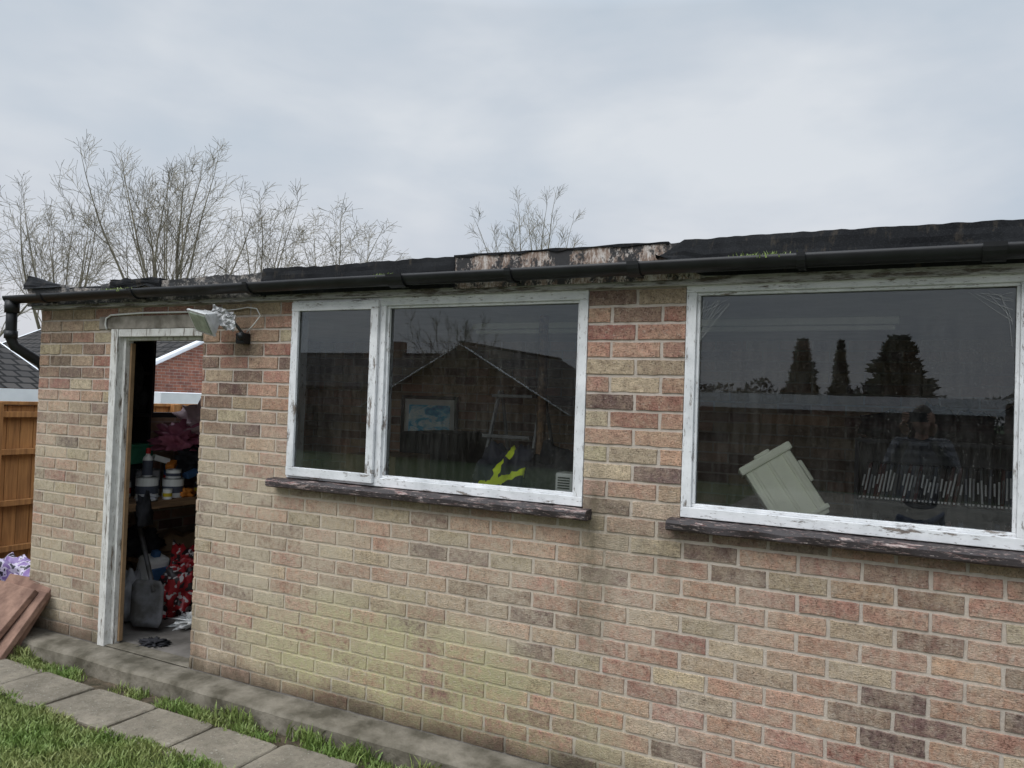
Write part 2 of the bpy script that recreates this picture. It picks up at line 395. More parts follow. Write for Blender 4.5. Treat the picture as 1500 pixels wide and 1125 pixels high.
def strip(name,x0,x1,zt,zb,yf,mat,n=None,rows=7,th=.02):
    n=n or int((x1-x0)/.015); V=[];F=[]
    for i in range(n+1):
        x=x0+(x1-x0)*i/n
        for j in range(rows+1):
            t=j/rows; z=zb(x)+(zt(x)-zb(x))*t
            V.append((x,yf(x,t),z))
        V.append((x,yf(x,1)+th+.03,zt(x)-.004)); V.append((x,yf(x,1)+th+.05,zb(x)))
    k=rows+3
    for i in range(n):
        for j in range(k-1):
            F.append((i*k+j,(i+1)*k+j,(i+1)*k+j+1,i*k+j+1))
    F.append(tuple(range(k))); F.append(tuple(n*k+j for j in range(k))[::-1])
    return mesh(name,V,F,mat,B,smooth=False)
nz=lambda x,f,s=0: mn.noise(Vector((x*f,s*3.7,.5)))
strip('fascia_board_weathered',XL-.07,-3.18,lambda x:2.248+.012*nz(x,4,1)+.008*nz(x,30,2)-(0.03 if -4.9<x<-4.55 else 0),lambda x:2.12,lambda x,t:-.055-.006*nz(x,5,t),FWOOD2)
strip('felt_corner_flap',XL-.1,-4.95,lambda x:2.33-.22*(x-XL+.1)+.01*nz(x,20,5),lambda x:2.235,lambda x,t:-.075+.03*t+.01*nz(x,9,t),FELT)
strip('felt_torn_edge',-4.45,-4.0,lambda x:2.262+.016*nz(x,14,3),lambda x:2.20+.03*nz(x,8,9),lambda x,t:-.07+.01*nz(x,9,t),FELT)
strip('felt_edge',-3.19,-1.96,lambda x:2.272+.007*nz(x,3,4)+.006*nz(x,20,4),lambda x:2.125,lambda x,t:-.066+.008*t*t-.004*nz(x,6,t*2),FELT)
strip('fascia_board_peeling',-1.965,-.80,lambda x:2.272+.004*nz(x,20,2),lambda x:2.12,lambda x,t:-.057,FWOOD)
strip('felt_strip_upper',-1.965,-.93,lambda x:2.280+.006*nz(x,12,2),lambda x:2.270+.012*nz(x,16,5),lambda x,t:-.064,FELT)
strip('felt_edge_long',-.98,XR+.12,lambda x:2.286-.012*max(0,min(1,(x+.6)))+.007*nz(x,2,4)+.005*nz(x,22,4)-max(0,(-.86-x))*.55-.012*max(0,min(1,(-.4-x)/.5)),
      lambda x:2.125+max(0,(-.78-x)*.5),lambda x,t:-.076+.012*t*t-.005*nz(x,3,t*2)-.02*math.exp(-((x+.85)/.12)**2),FELT)
GZ=2.182; GR=.048; GY=-.123
def gutter():
    V=[];F=[];n=120;k=12
    for i in range(n+1):
        x=-5.40+(XR+.1+5.40)*i/n; zc=GZ+.005*nz(x,.8,1)-.004*max(0,-x-4)
        prof=[]
        for j in range(k+1):
            t=math.pi*j/k; prof.append((GY-GR*math.cos(t),zc-GR*math.sin(t)))
        for j in range(k,-1,-1):
            t=math.pi*j/k; prof.append((GY-(GR-.004)*math.cos(t),zc+.001-(GR-.005)*math.sin(t)))
        for y,z in prof: V.append((x,y,z))
    q=2*(k+1)
    for i in range(n):
        for j in range(q): F.append((i*q+j,i*q+(j+1)%q,(i+1)*q+(j+1)%q,(i+1)*q+j))
    F.append(tuple(range(k+1))); F.append(tuple(n*q+j for j in range(k+1))[::-1])
    return mesh('gutter',V,F,PLAST,B,smooth=True)
gutter()
def collar(x,w=.05,nm='gutter_bracket'):
    V=[];F=[];k=12
    for xx,r in [(x-w/2,GR+.002),(x-w/2,GR+.008),(x+w/2,GR+.008),(x+w/2,GR+.002)]:
        for j in range(k+1):
            t=math.pi*j/k; V.append((xx,GY-r*math.cos(t),GZ+.002-(r+.003)*math.sin(t)))
    for i in range(3):
        for j in range(k): F.append((i*(k+1)+j,i*(k+1)+j+1,(i+1)*(k+1)+j+1,(i+1)*(k+1)+j))
    mesh(nm,V,F,PLAST,B,smooth=False)
    boxes(nm+'_arm',[(x-w/4,x+w/4,GY+GR,-.058,2.13,GZ)],PLAST,B)
for x,w in [(-4.13,.04),(-3.2,.03),(-2.23,.09),(-1.62,.03),(-1.045,.05),(-.4,.03),(.21,.07),(1.2,.04),(2.2,.04),(-5.0,.04)]: collar(x,w)
tube('downpipe',[(-5.36,-.125,2.14),(-5.36,-.125,2.0),(-5.36,-.122,1.90),(-5.355,-.10,1.85),(-5.34,.0,1.79),(-5.32,.06,1.75),(-5.31,.09,1.68),(-5.31,.10,1.0),(-5.31,.10,-.1)],.034,PLAST,B,14)
tube('downpipe_socket',[(-5.36,-.125,2.15),(-5.36,-.125,2.07)],.045,PLAST,B,14)
tube('downpipe_socket.001',[(-5.36,-.125,1.95),(-5.36,-.124,1.90)],.041,PLAST,B,14)
def plinth():
    V=[];F=[];n=260
    for i in range(n+1):
        x=-5.32+(XR+.1+5.32)*i/n; e=.012*nz(x,3,8)+.007*nz(x,17,3)
        for y,z in [(.002,.0+.002*nz(x,5)),(-.10,-.004),(-.162+e,-.010+.006*nz(x,9,2)),(-.175+e,-.026),(-.18+e*1.5,-.15)]: V.append((x,y,z))
    for i in range(n):
        for j in range(4): F.append((i*5+j,(i+1)*5+j,(i+1)*5+j+1,i*5+j+1))
    F.append((0,1,2,3,4))
    return mesh('concrete_plinth',V,F,CONC,B)
plinth()

# ---- floodlight
FL=empty('floodlight')
bm=bmesh.new()
q=Vector((-.28,-.80,-.52)).normalized().to_track_quat('-Y','Z').to_matrix()@Matrix.Rotation(.22,3,'Y')
vs=bbox(bm,(0,0,0),(.19,.07,.12),None,.012,0)
for w in bm.verts:
    if w.co.y>0: w.co.x*=.7; w.co.z*=.6
fr_=bmesh.ops.create_cube(bm,size=1)
for w in fr_['verts']: w.co=Vector((w.co.x*.205,-.038+w.co.y*.012,w.co.z*.135))
g_=bmesh.ops.create_cube(bm,size=1)
for w in g_['verts']: w.co=Vector((w.co.x*.172,-.045+w.co.y*.006,w.co.z*.105))
for f in {f for w in g_['verts'] for f in w.link_faces}: f.material_index=1
for w in bm.verts: w.co=q@w.co+Vector((-3.475,-.165,1.990))
LENS=simple('lamp_lens',(.27,.33,.26),(.15,.19,.15),20,.2,.1)
HOUS=simple('lamp_housing',(.5,.5,.5),(.35,.35,.34),20,.5,.1)
frombm('lamp_head',bm,[HOUS,LENS],FL)
tube('bracket',[(-3.47,-.12,2.04),(-3.40,-.10,2.03),(-3.36,-.06,1.96),(-3.345,-.03,1.92)],.008,STEEL,FL)
V=[];F=[]
for i in range(13):
    for j in range(9):
        u,w=i/12-.5,j/8-.5
        V.append(Vector((-3.385+u*.12,-.135+.02*mn.noise(Vector((u*9,w*9,1)))+.05*u,1.995+w*.10+.015*mn.noise(Vector((u*7,w*7,5)))-u*.05)))
for i in range(12):
    for j in range(8): F.append((i*9+j,i*9+j+1,(i+1)*9+j+1,(i+1)*9+j))
mesh('foil_backing',V,F,FOIL,FL)
boxes('junction_box',[(-3.375,-3.315,-.055,-.002,1.865,1.925)],PLAST,FL,.006)
tube('sensor',[(-3.335,-.055,1.90),(-3.30,-.085,1.91)],.02,PLAST,FL)
tube('supply_cable',[(-3.33,-.02,1.93),(-3.27,-.03,1.97),(-3.22,-.03,2.02),(-3.25,-.03,2.06),(-3.33,-.02,2.07),(-3.42,-.02,2.06),(-3.6,-.016,2.054)],.0035,WPL,FL,6)
tube('conduit',[(-3.6,-.016,2.054),(-4.2,-.016,2.058),(-4.5,-.016,2.05),(-4.545,-.016,2.03),(-4.55,-.016,1.99),(-4.535,-.016,1.96)],.006,WPL,FL,6)

# ------------------------------------------------------------ INTERIOR ITEMS
WB=empty('workbench')
box('top',-5.12,-4.50,.17,2.4,.80,.85,WOODB,WB); boxes('legs',[(-4.58,-4.52,2.3,2.36,0,.8),(-5.1,-5.04,.19,.25,0,.8)],WOODB,WB)
box('lower_shelf',-5.12,-4.72,.5,2.3,.38,.41,WOODB,WB)
LAB=flat('tin_label',(.08,.09,.12))
def tin(x,y,z,r=.072,h=.15,lab=LAB,body=None):
    lathe('paint_tin',(x,y,z),[(r*.97,0),(r,.006),(r,h*.25),(r,h*.6),(r,h*.96),(r*1.03,h*.97),(r*1.03,h),(r*.85,h),(r*.85,h-.006),(0.002,h-.006)],[body or WPL,lab,METAL],mi=[0,0,1,0,2,2,2,2,2,2])
for a in [(-4.66,.42,.85),(-4.62,.60,.85,.07,.13),(-4.84,.36,.85,.06,.11,RED),(-4.82,.55,.85,.08,.18,LAB,GREY),(-4.80,.74,.85,.06,.22,RED,BLUE),(-4.57,.80,.85,.045,.09,YEL,DARK),(-4.64,.95,.85,.075,.15,GREEN),(-4.60,1.14,.85,.07,.12,BLUE),(-4.62,.60,.981,.05,.06,LAB),(-4.55,.50,.85,.03,.07,YEL)]: tin(*a)
lathe('spray_bottle',(-4.66,.42,1.001),[(.03,0),(.033,.01),(.033,.11),(.03,.13),(.014,.145),(.014,.155),(.016,.157),(.014,.19),(.004,.195)],[WPL,RED,LAB],k=14,mi=[0,2,0,0,0,1,1,1,1])
bm=bmesh.new(); bbox(bm,(-4.94,.50,1.13),(.18,.24,.12),Matrix.Rotation(.3,3,'Z'),.01); bbox(bm,(-4.94,.50,1.197),(.19,.25,.018),Matrix.Rotation(.3,3,'Z'),.004); frombm('green_box',bm,GREEN)
crumple('black_bin_bag',(-4.97,.50,.86),(.10,.12,.16),DARK,.5,5,3,4)
crumple('pink_towel',(-4.82,.80,1.16),(.14,.18,.11),PINK,.8,6,4,1)
crumple('pink_blanket',(-4.78,1.06,1.20),(.18,.22,.17),LPINK,.8,6,4,6)
crumple('grey_plastic_bag',(-4.66,1.16,.99),(.14,.16,.14),GREY,.8,7,4,2)
crumple('black_bin_bag',(-4.74,.93,1.0),(.13,.2,.13),DARK,.6,6,4,3)
crumple('black_bin_bag',(-4.95,1.7,.85),(.2,.4,.35),DARK,.5,5,4,5)
for i,(x_,y_,z_,m_) in enumerate([(-4.62,.75,1.00,BLUE),(-4.72,.66,1.06,ORNG),(-4.60,.97,1.03,WPL),(-4.66,1.05,1.08,RED),(-4.78,.62,1.10,WPL),(-4.58,1.0,1.10,DARK)]):
    bm=bmesh.new(); bbox(bm,(x_,y_,z_),(.06,.11,.04),Matrix.Rotation(.7*i,3,'Z')@Matrix.Rotation(.3,3,'X'),.006); frombm('small_carton',bm,m_)
crumple('orange_rag',(-4.56,.66,.85),(.04,.06,.04),ORNG,.8,6,3,61); crumple('grey_rag',(-4.54,.34,.85),(.04,.08,.03),GREY,.8,6,3,62)
crumple('hanging_rag',(-4.49,.28,.70),(.02,.06,.13),DARK,.6,6,3,63)
SH=empty('wall_shelf'); boxes('shelf_boards',[(-5.12,-4.90,.15,.60,1.70,1.72),(-5.12,-4.90,.15,.60,1.40,1.42),(-5.12,-4.9,.60,.62,1.2,2.05)],BLACKW,SH)
for i in range(5): crumple('rag_bundle',(-5.0,.2+i*.09,1.72 if i%2 else 1.42),(.09,.07,.13),[DARK,GREY,BROWN,DARK,DARK][i],.5,5,3,10+i)
crumple('hanging_coat',(-4.92,.42,1.45),(.07,.1,.36),DARK,.5,4,4,18)
SV=empty('garden_shovel')
p0=Vector((-4.50,.36,.34)); p1=Vector((-4.86,.47,.84))
tube('shaft',[p0-(p1-p0)*.15,p0,(p0+p1)/2,p1],.016,STEEL,SV,10)
d=(p1-p0).normalized()
tube('handle',[p1,p1+d*.06],.02,BLACKW,SV)
V=[];F=[];nn=8
dn=Vector((.10,-.10,-.99)).normalized(); sd=Vector((.86,.5,-.05)).normalized(); nv=dn.cross(sd)
for i in range(nn+1):
    t=i/nn; w=.105*(1 if t<.75 else 1-.25*((t-.75)/.25)**2)*(1 if t>.12 else .75)
    for j in range(7):
        s=j/3-1; V.append(Vector((-4.48,.33,.34))+dn*(.30*t)+sd*(w*s)+nv*(.02*(s*s)-.01))
for i in range(nn):
    for j in range(6): F.append((i*7+j,i*7+j+1,(i+1)*7+j+1,(i+1)*7+j))
o=mesh('blade',V,F,STEEL,SV,smooth=True); md=o.modifiers.new('s','SOLIDIFY'); md.thickness=.004
REDP,nt,b=newmat('printed_red_sack'); v=coords(nt,(14,14,22))
L(nt,mix(nt,ramp(nt,noise(nt,v,1.2,2,.4),[(.60,0),(.61,1)],'CONSTANT'),mix(nt,ramp(nt,noise(nt,v,.8,2,.4),[(.46,1),(.47,0)],'CONSTANT'),(.36,.02,.025),(.03,.02,.02)),(.6,.55,.54)),b.inputs['Base Color']); b.inputs['Roughness'].default_value=.4
crumple('cement_sack',(-4.66,.74,.01),(.15,.18,.28),REDP,.6,5,4,21); crumple('cement_sack',(-4.50,.98,.01),(.15,.18,.24),REDP,.6,5,4,22)
crumple('cement_sack',(-4.56,.84,.34),(.12,.16,.08),REDP,.7,5,4,24)
bm=bmesh.new(); bbox(bm,(-4.78,.58,.30),(.14,.17,.26),Matrix.Rotation(.25,3,'Y'),.03); bbox(bm,(-4.74,.58,.44),(.05,.05,.05),Matrix.Rotation(.25,3,'Y'),.01,1); bbox(bm,(-4.705,.58,.29),(.02,.12,.12),Matrix.Rotation(.25,3,'Y'),.004,1); frombm('plastic_jerrycan',bm,[WPL,BLUE])
crumple('rubble_bag',(-4.80,.42,.01),(.12,.11,.2),GREY,.4,5,4,23)
crumple('blue_bag',(-4.92,.60,.41),(.1,.14,.12),DARK,.5,5,4,28)
crumple('paper_scraps',(-4.32,.58,.0),(.12,.11,.05),WPL,1.2,8,4,25)
crumple('paper_scraps',(-4.24,.74,.0),(.10,.10,.06),WPL,1.2,8,4,29)
crumple('black_scraps',(-4.22,.18,.0),(.09,.06,.02),DARK,1.0,7,4,26)
V=[];F=[]
for i in range(7): addtube(V,F,[(-4.34+.03*i,.98+.02*i,.0),(-4.52+.035*i,1.12,.45+.06*(i%4))],.009,5)
mesh('wooden_battens',V,F,BROWN)
crumple('tool_heap',(-4.9,1.1,.0),(.2,.5,.33),BROWN,.5,5,4,27)

PF=empty('framed_picture')
yb=DEP-.115
boxes('frame',[(-4.14,-4.11,yb-.025,yb,1.10,1.62),(-3.58,-3.55,yb-.025,yb,1.10,1.62),(-4.11,-3.58,yb-.025,yb,1.59,1.62),(-4.11,-3.58,yb-.025,yb,1.10,1.13)],BLACKW,PF)
PIC,nt,b=newmat('picture_print'); v=coords(nt,(1,1,2))
L(nt,ramp(nt,noise(nt,v,5,4,.5,1.5),[(.3,(.03,.25,.55)),(.45,(.15,.6,.85)),(.55,(.9,1,1)),(.7,(.25,.65,.85))]),b.inputs['Base Color'])
box('mount',-4.11,-3.58,yb-.012,yb-.004,1.13,1.59,WPL,PF,0); box('print',-4.06,-3.63,yb-.016,yb-.0125,1.18,1.54,PIC,PF,0)
LD=empty('stepladder')
V=[];F=[]
for sx in (-.2,.2):
    addtube(V,F,[(-2.1+sx*.7,.95,1.66),(-2.25+sx,.70,.0)],.014,6); addtube(V,F,[(-2.1+sx*.7,.98,1.66),(-2.0+sx,1.35,.0)],.012,6)
mesh('rails',V,F,LADM,LD)
boxes('treads',[(-2.13-.14-.03*(6-i)-.02*(6-i)*.3,-2.13+.13+.02*(6-i)*.3,.90-.035*(6-i),.98-.035*(6-i),.24*i+.18,.24*i+.20) for i in range(7)],LADM,LD)
WT=empty('window_bench'); box('top',-2.5,-1.0,.13,.62,1.03,1.055,WOODB,WT); boxes('legs',[(-2.46,-2.4,.5,.56,0,1.03),(-1.1,-1.04,.5,.56,0,1.03)],WOODB,WT)
HV,nt,b=newmat('hi_vis_fabric'); v=coords(nt,(1,1,1)); sx=N(nt,'ShaderNodeSeparateXYZ'); L(nt,v,sx.inputs[0])
wob=mth(nt,'MULTIPLY',noise(nt,v,9,2),.10)
b1=mth(nt,'LESS_THAN',mth(nt,'ABSOLUTE',mth(nt,'ADD',mth(nt,'ADD',sx.outputs[2],mth(nt,'MULTIPLY',sx.outputs[0],-.35)),mth(nt,'ADD',wob,-1.90))),.014)
b2=mth(nt,'LESS_THAN',mth(nt,'ABSOLUTE',mth(nt,'ADD',mth(nt,'ADD',sx.outputs[0],mth(nt,'MULTIPLY',sx.outputs[2],-.25)),mth(nt,'ADD',wob,2.10))),.014)
L(nt,mix(nt,mth(nt,'MAXIMUM',b1,b2),(.02,.022,.04),(.8,.95,.04)),b.inputs['Base Color']); b.inputs['Roughness'].default_value=.8
crumple('hi_vis_jacket',(-1.84,.30,1.056),(.17,.12,.20),HV,.5,4,4,31)
crumple('black_jacket',(-1.62,.40,1.056),(.20,.15,.19),DARK,.5,4,4,32)
crumple('folded_clothes',(-1.40,.55,1.056),(.18,.15,.26),GREY,.5,5,4,33)
V=[];F=[]
for i in range(5): addtube(V,F,[(-1.66+.05*math.cos(t),.19+.05*math.sin(t),1.06+.02*i) for t in [k*math.pi/8 for k in range(17)]],.002,4,False)
for i in range(8):
    t=i*math.pi/4; addtube(V,F,[(-1.66+.05*math.cos(t),.19+.05*math.sin(t),1.058),(-1.66+.055*math.cos(t),.19+.055*math.sin(t),1.15)],.002,4,False)
mesh('wire_basket',V,F,METAL)
HE=empty('fan_heater'); box('body',-1.51,-1.42,.17,.26,1.056,1.275,WPL,HE,.012)
boxes('grille',[(-1.495+.0,-1.435,.166,.169,1.20+.012*i,1.206+.012*i) for i in range(5)],DARK,HE,0)
tube('timber_prop',[(-1.93,.9,0),(-1.94,.9,2.1)],.03,WOODB,None,4)
box('cardboard_box',-3.35,-2.95,.9,1.3,0,1.22,BROWN)
box('storage_cabinet',-3.4,-3.0,1.6,2.2,0,1.35,BLACKW)
for x in (-2.0,-.7): 
    boxes('fluorescent_batten' ,[(x-.6,x+.6,1.2,1.26,2.06,2.098),(x-.58,x+.58,1.215,1.245,2.03,2.055)],WPL,None,.008)
box('window_shelf',-.85,.9,.115,.55,1.03,1.055,WOODB)
bm=bmesh.new(); rt=Matrix.Rotation(math.radians(-34),3,'Y')@Matrix.Rotation(.25,3,'Z')
c0=Vector((-.50,.27,1.262))
bbox(bm,c0,(.21,.2,.32),rt,.018)
bbox(bm,c0+rt@Vector((0,0,.15)),(.235,.225,.035),rt,.01)
bbox(bm,c0+rt@Vector((0,0,-.13)),(.225,.215,.02),rt,.006)
for sx in (-.07,0,.07): bbox(bm,c0+rt@Vector((sx,-.103,0)),(.012,.012,.26),rt,.003)
bbox(bm,c0+rt@Vector((.11,0,.03)),(.03,.1,.10),rt,.01)
bbox(bm,c0+rt@Vector((-.0,-.04,.172)),(.07,.05,.02),rt,.006)
frombm('cream_plastic_container',bm,CREAM)
BC=empty('bookcase'); 
SHW=simple('shelf_laminate',(.05,.05,.055),(.035,.035,.04),6,.5,.1)
boxes('carcass',[(-.30,-.28,1.3,1.55,0,1.47),(.85,.87,1.3,1.55,0,1.47),(-.28,.85,1.3,1.55,1.45,1.47),(-.28,.85,1.3,1.55,1.13,1.15),(-.28,.85,1.3,1.55,.8,.82),(-.28,.85,1.54,1.55,0,1.45)],SHW,BC,0)
bm=bmesh.new(); x=-.255
dv=[DARK,WPL,GREY,flat('dvd_b',(.05,.06,.09)),flat('dvd_c',(.1,.02,.02)),flat('dvd_d',(.12,.12,.12))]
while x<.82:
    lean=U(.12,.2) if x<.2 else U(-.05,.03); k=random.choice([0,0,3,5,5,3,4])
    rm=Matrix.Rotation(lean,3,'Y'); cc=Vector((x,1.38,1.151+.095*math.cos(lean)+.004))
    bbox(bm,cc,(.0135,.13,.19),rm,0,k)
    bbox(bm,cc+rm@Vector((0,-.066,U(-.02,.02))),(.0075,.001,U(.05,.12)),rm,0,random.choice([1,1,2,5]))
    bbox(bm,cc+rm@Vector((0,-.066,-.085)),(.009,.001,.01),rm,0,1)
    x+=U(.0155,.019)
frombm('film_cases',bm,dv,BC)
bm=bmesh.new(); x=-.25
while x<.8:
    h=U(.17,.26); bbox(bm,Vector((x,1.42,.822+h/2)),(.022,.15,h),None,0,random.choice([0,3,5,4])); x+=.026
frombm('books',bm,dv,BC)
for i in range(5): crumple('black_bag',(-.15+i*.2,1.4,1.471),(.12,.1,.09+.03*(i%2)),DARK,.5,4,3,40+i)

# ------------------------------------------------------------ GROUND
GRASSG,nt,b=newmat('lawn_ground'); v=coords(nt)
L(nt,ramp(nt,noise(nt,v,14,6,.75),[(.3,(.03,.042,.016)),(.6,(.055,.085,.022)),(.8,(.09,.095,.05))]),b.inputs['Base Color']); b.inputs['Roughness'].default_value=.95
bump(nt,b,noise(nt,v,90,3),.8,.02)
mesh('ground',[(-400,-400,-.112),(400,-400,-.112),(400,400,-.112),(-400,400,-.112)],[(0,1,2,3)],GRASSG)
PATIO=simple('patio_concrete',(.2,.18,.15),(.12,.11,.09),2,.9,.3)
mesh('patio',[(-3.0,-15.5,-.108),(9,-15.5,-.108),(9,-3.6,-.108),(-3.0,-3.6,-.108)],[(0,1,2,3)],PATIO)
SOIL=simple('soil',(.12,.09,.06),(.04,.035,.02),18,.95,.7,.02)
mesh('soil_border',[(-7.0,-.64,-.108),(3.5,-.64,-.108),(3.5,-.1,-.108),(-5.3,-.1,-.108),(-5.3,3,-.108),(-7.0,3,-.108)],[(0,1,2,3,4,5)],SOIL)
V=[];F=[]; x=-5.9; random.seed(3)
while x<-1.2:
    w=random.choice([.44,.46,.45,.52]); cy=-.455+U(-.014,.014); tz=-.09+U(-.005,.004); ta,tb=U(-.015,.015),U(-.012,.012); ro=U(-.03,.03)
    xa,xb=x+.008,x+w-.008; ya,yb2=cy-.170,cy+.170; per=[]
    for i in range(12): per.append((xa+(xb-xa)*i/12,ya))
    for i in range(9): per.append((xb,ya+(yb2-ya)*i/9))
    for i in range(12): per.append((xb-(xb-xa)*i/12,yb2))
    for i in range(9): per.append((xa,yb2-(yb2-ya)*i/9))
    n=len(per); base=len(V); mx,my=(xa+xb)/2,cy
    P2=[]
    for (a,b_) in per:
        cd=min(abs(a-xa),abs(a-xb))+min(abs(b_-ya),abs(b_-yb2))
        k=1-(.05 if cd<.01 and R()<.6 else 0)-U(0,.012)
        dx_,dy_=(a-mx)*k,(b_-my)*k
        P2.append((mx+dx_-ro*dy_,my+dy_+ro*dx_))
    for a,b_ in P2: V.append((a,b_,-.14))
    for a,b_ in P2: V.append((a,b_,tz-.006+ta*(a-mx)+tb*(b_-my)))
    for a,b_ in P2: V.append((mx+(a-mx)*.97,my+(b_-my)*.96,tz+ta*(a-mx)+tb*(b_-my)))
    for i in range(n):
        k=(i+1)%n; F.append((base+i,base+k,base+n+k,base+n+i)); F.append((base+n+i,base+n+k,base+2*n+k,base+2*n+i))
    F.append(tuple(base+2*n+i for i in range(n)))
    x+=w
mesh('paving_slab_path',V,F,PAVE)
def blades(name,n,fx,hmin,hmax,mat,wd=.0035):
    P=fx(n); n=len(P)
    ang=np.random.rand(n)*2*np.pi; h=hmin+(hmax-hmin)*np.random.rand(n); lean=np.random.randn(n,2)*.45*h[:,None]
    w=wd*(.6+.8*np.random.rand(n)); dx=np.cos(ang)*w; dy=np.sin(ang)*w
    Vv=np.zeros((n,5,3)); z0=P[:,2]
    Vv[:,0]=np.c_[P[:,0]-dx,P[:,1]-dy,z0]; Vv[:,1]=np.c_[P[:,0]+dx,P[:,1]+dy,z0]
    mx=P[:,0]+lean[:,0]*.35; my=P[:,1]+lean[:,1]*.35
    Vv[:,2]=np.c_[mx+dx*.8,my+dy*.8,z0+h*.6]; Vv[:,3]=np.c_[mx-dx*.8,my-dy*.8,z0+h*.6]
    Vv[:,4]=np.c_[P[:,0]+lean[:,0],P[:,1]+lean[:,1],z0+h]
    me=bpy.data.meshes.new(name); me.vertices.add(n*5); me.vertices.foreach_set('co',Vv.reshape(-1))
    idx=np.arange(n)[:,None]*5+np.array([0,1,2,3,3,2,4])[None,:]
    me.loops.add(n*7); me.loops.foreach_set('vertex_index',idx.reshape(-1).astype(np.int32))
    ls=(np.arange(n)[:,None]*7+np.array([0,4])[None,:]).reshape(-1).astype(np.int32)
    me.polygons.add(n*2); me.polygons.foreach_set('loop_start',ls)
    me.update(calc_edges=True); me.validate()
    me.materials.append(mat); o=bpy.data.objects.new(name,me); COL.objects.link(o); return o
GB,nt,b=newmat('grass_blade'); v=coords(nt)
c=mix(nt,ramp(nt,noise(nt,v,2.2,3),[(.35,0),(.65,1)]),ramp(nt,noise(nt,v,220,1),[(.3,(.07,.135,.02)),(.7,(.21,.30,.07))]),ramp(nt,noise(nt,v,220,1),[(.3,(.13,.165,.04)),(.7,(.34,.33,.13))]))
L(nt,c,b.inputs['Base Color']); b.inputs['Roughness'].default_value=.6
def lawn(n):
    x=-7+5.5*np.random.rand(n); y=-2.0+1.4*np.random.rand(n)
    e=-.625+.03*np.sin(x*9)+.02*np.sin(x*23+1); k=y<e
    return np.c_[x[k],y[k],np.full(k.sum(),-.112)]
blades('lawn_grass',110000,lawn,.015,.042,GB,.0038)
def tufts(n):
    x=-6+5.2*np.random.rand(n); y=-.285+.10*np.random.rand(n)
    dens=.35+.5*np.sin(x*5)+.5*np.sin(x*13+2)+.3*np.sin(x*31); k=np.random.rand(n)<dens*.8
    return np.c_[x[k],y[k],np.full(k.sum(),-.11)]
blades('verge_grass',12000,tufts,.012,.05,GB)
def joints(n):
    x=-5.9+4.6*np.random.rand(n); y=np.where(np.random.rand(n)<.5,-.63,-.278)+.018*np.random.randn(n)
    dens=np.sin(x*4+1)+.4*np.sin(x*17); k=np.random.rand(n)<dens
    return np.c_[x[k],y[k],np.full(k.sum(),-.10)]
blades('paving_weeds',9000,joints,.012,.04,GB)
def weeds(n):
    c=np.random.choice(np.array([-5.05,-4.95,-3.1,-2.6,-2.3,-1.9]),n); return np.c_[c+.06*np.random.randn(n),-.2+.02*np.random.randn(n),np.full(n,-.1)]
blades('plinth_weeds',700,weeds,.03,.09,GB,.005)
def gm(n):
    c=np.random.choice(np.array([-4.35,-4.2,-.58,-.5,-2.3]),n); return np.c_[c+.04*np.random.randn(n),-.135+.015*np.random.randn(n),np.full(n,2.17)]
blades('gutter_moss',500,gm,.01,.03,GB,.004)

bm=bmesh.new()
for i,(xr,yb_,ln) in enumerate([(-5.03,-.40,.50),(-4.95,-.33,.46),(-4.99,-.265,.5)]):
    a=math.radians(42-3*i)
    rot=Matrix.Rotation(.06*i-.05,3,'Z')@Matrix.Rotation(-a,3,'X')
    bbox(bm,Vector((xr-.225,yb_+math.sin(a)*ln/2,-.10+math.cos(a)*ln/2)),(.45,.038,ln),rot,.006)
frombm('stacked_paving_slabs',bm,REDSLAB)
BAGP,nt,b=newmat('compost_bag_print'); v=coords(nt,(1,1,1))
L(nt,ramp(nt,noise(nt,v,16,2,.5),[(.44,(.20,.13,.30)),(.5,(.5,.45,.56)),(.58,(.02,.02,.03))],'CONSTANT'),b.inputs['Base Color']); b.inputs['Roughness'].default_value=.35
crumple('compost_bag',(-6.15,.42,-.1),(.3,.25,.22),BAGP,.6,6,4,50)
FW=simple('fence_wood',(.42,.2,.07),(.24,.11,.04),3,.8,.3,stretch=(10,10,.8))
bm=bmesh.new(); y=-3.0
while y<12:
    bbox(bm,Vector((-7.12+U(-.004,.004),y,.66)),(.016,.112,1.5+U(-.01,.01)),None,.002); y+=.116
for z in (.15,.55,1.0,1.33): bbox(bm,Vector((-7.085,4.5,z)),(.04,15,.05),None,.003)
for k in range(9): bbox(bm,Vector((-7.06,-2.9+1.83*k,.66)),(.08,.08,1.56),None,.004)
bbox(bm,Vector((-7.11,4.5,1.43)),(.05,15,.03),None,.003)
frombm('timber_fence',bm,FW)

# ------------------------------------------------------------ neighbours
def tilemat(name,axis):
    m,nt,b=newmat(name); tc=N(nt,'ShaderNodeTexCoord'); mp=N(nt,'ShaderNodeMapping')
    mp.inputs['Rotation'].default_value=(0,0,math.pi/2 if axis=='y' else 0)
    L(nt,tc.outputs['Object'],mp.inputs['Vector'])
    br=N(nt,'ShaderNodeTexBrick'); L(nt,mp.outputs[0],br.inputs['Vector']); br.inputs['Scale'].default_value=1
    br.inputs['Brick Width'].default_value=.3; br.inputs['Row Height'].default_value=.30; br.inputs['Mortar Size'].default_value=.03
    br.inputs['Color1'].default_value=(.055,.05,.047,1); br.inputs['Color2'].default_value=(.032,.03,.03,1); br.inputs['Mortar'].default_value=(.008,.008,.008,1)
    L(nt,br.outputs['Color'],b.inputs['Base Color']); b.inputs['Roughness'].default_value=.9; b.inputs['Specular IOR Level'].default_value=.15
    bump(nt,b,br.outputs['Fac'],1,.03)
    return m
TILEY=tilemat('roof_tiles_y','y'); TILEX=tilemat('roof_tiles_x','x')
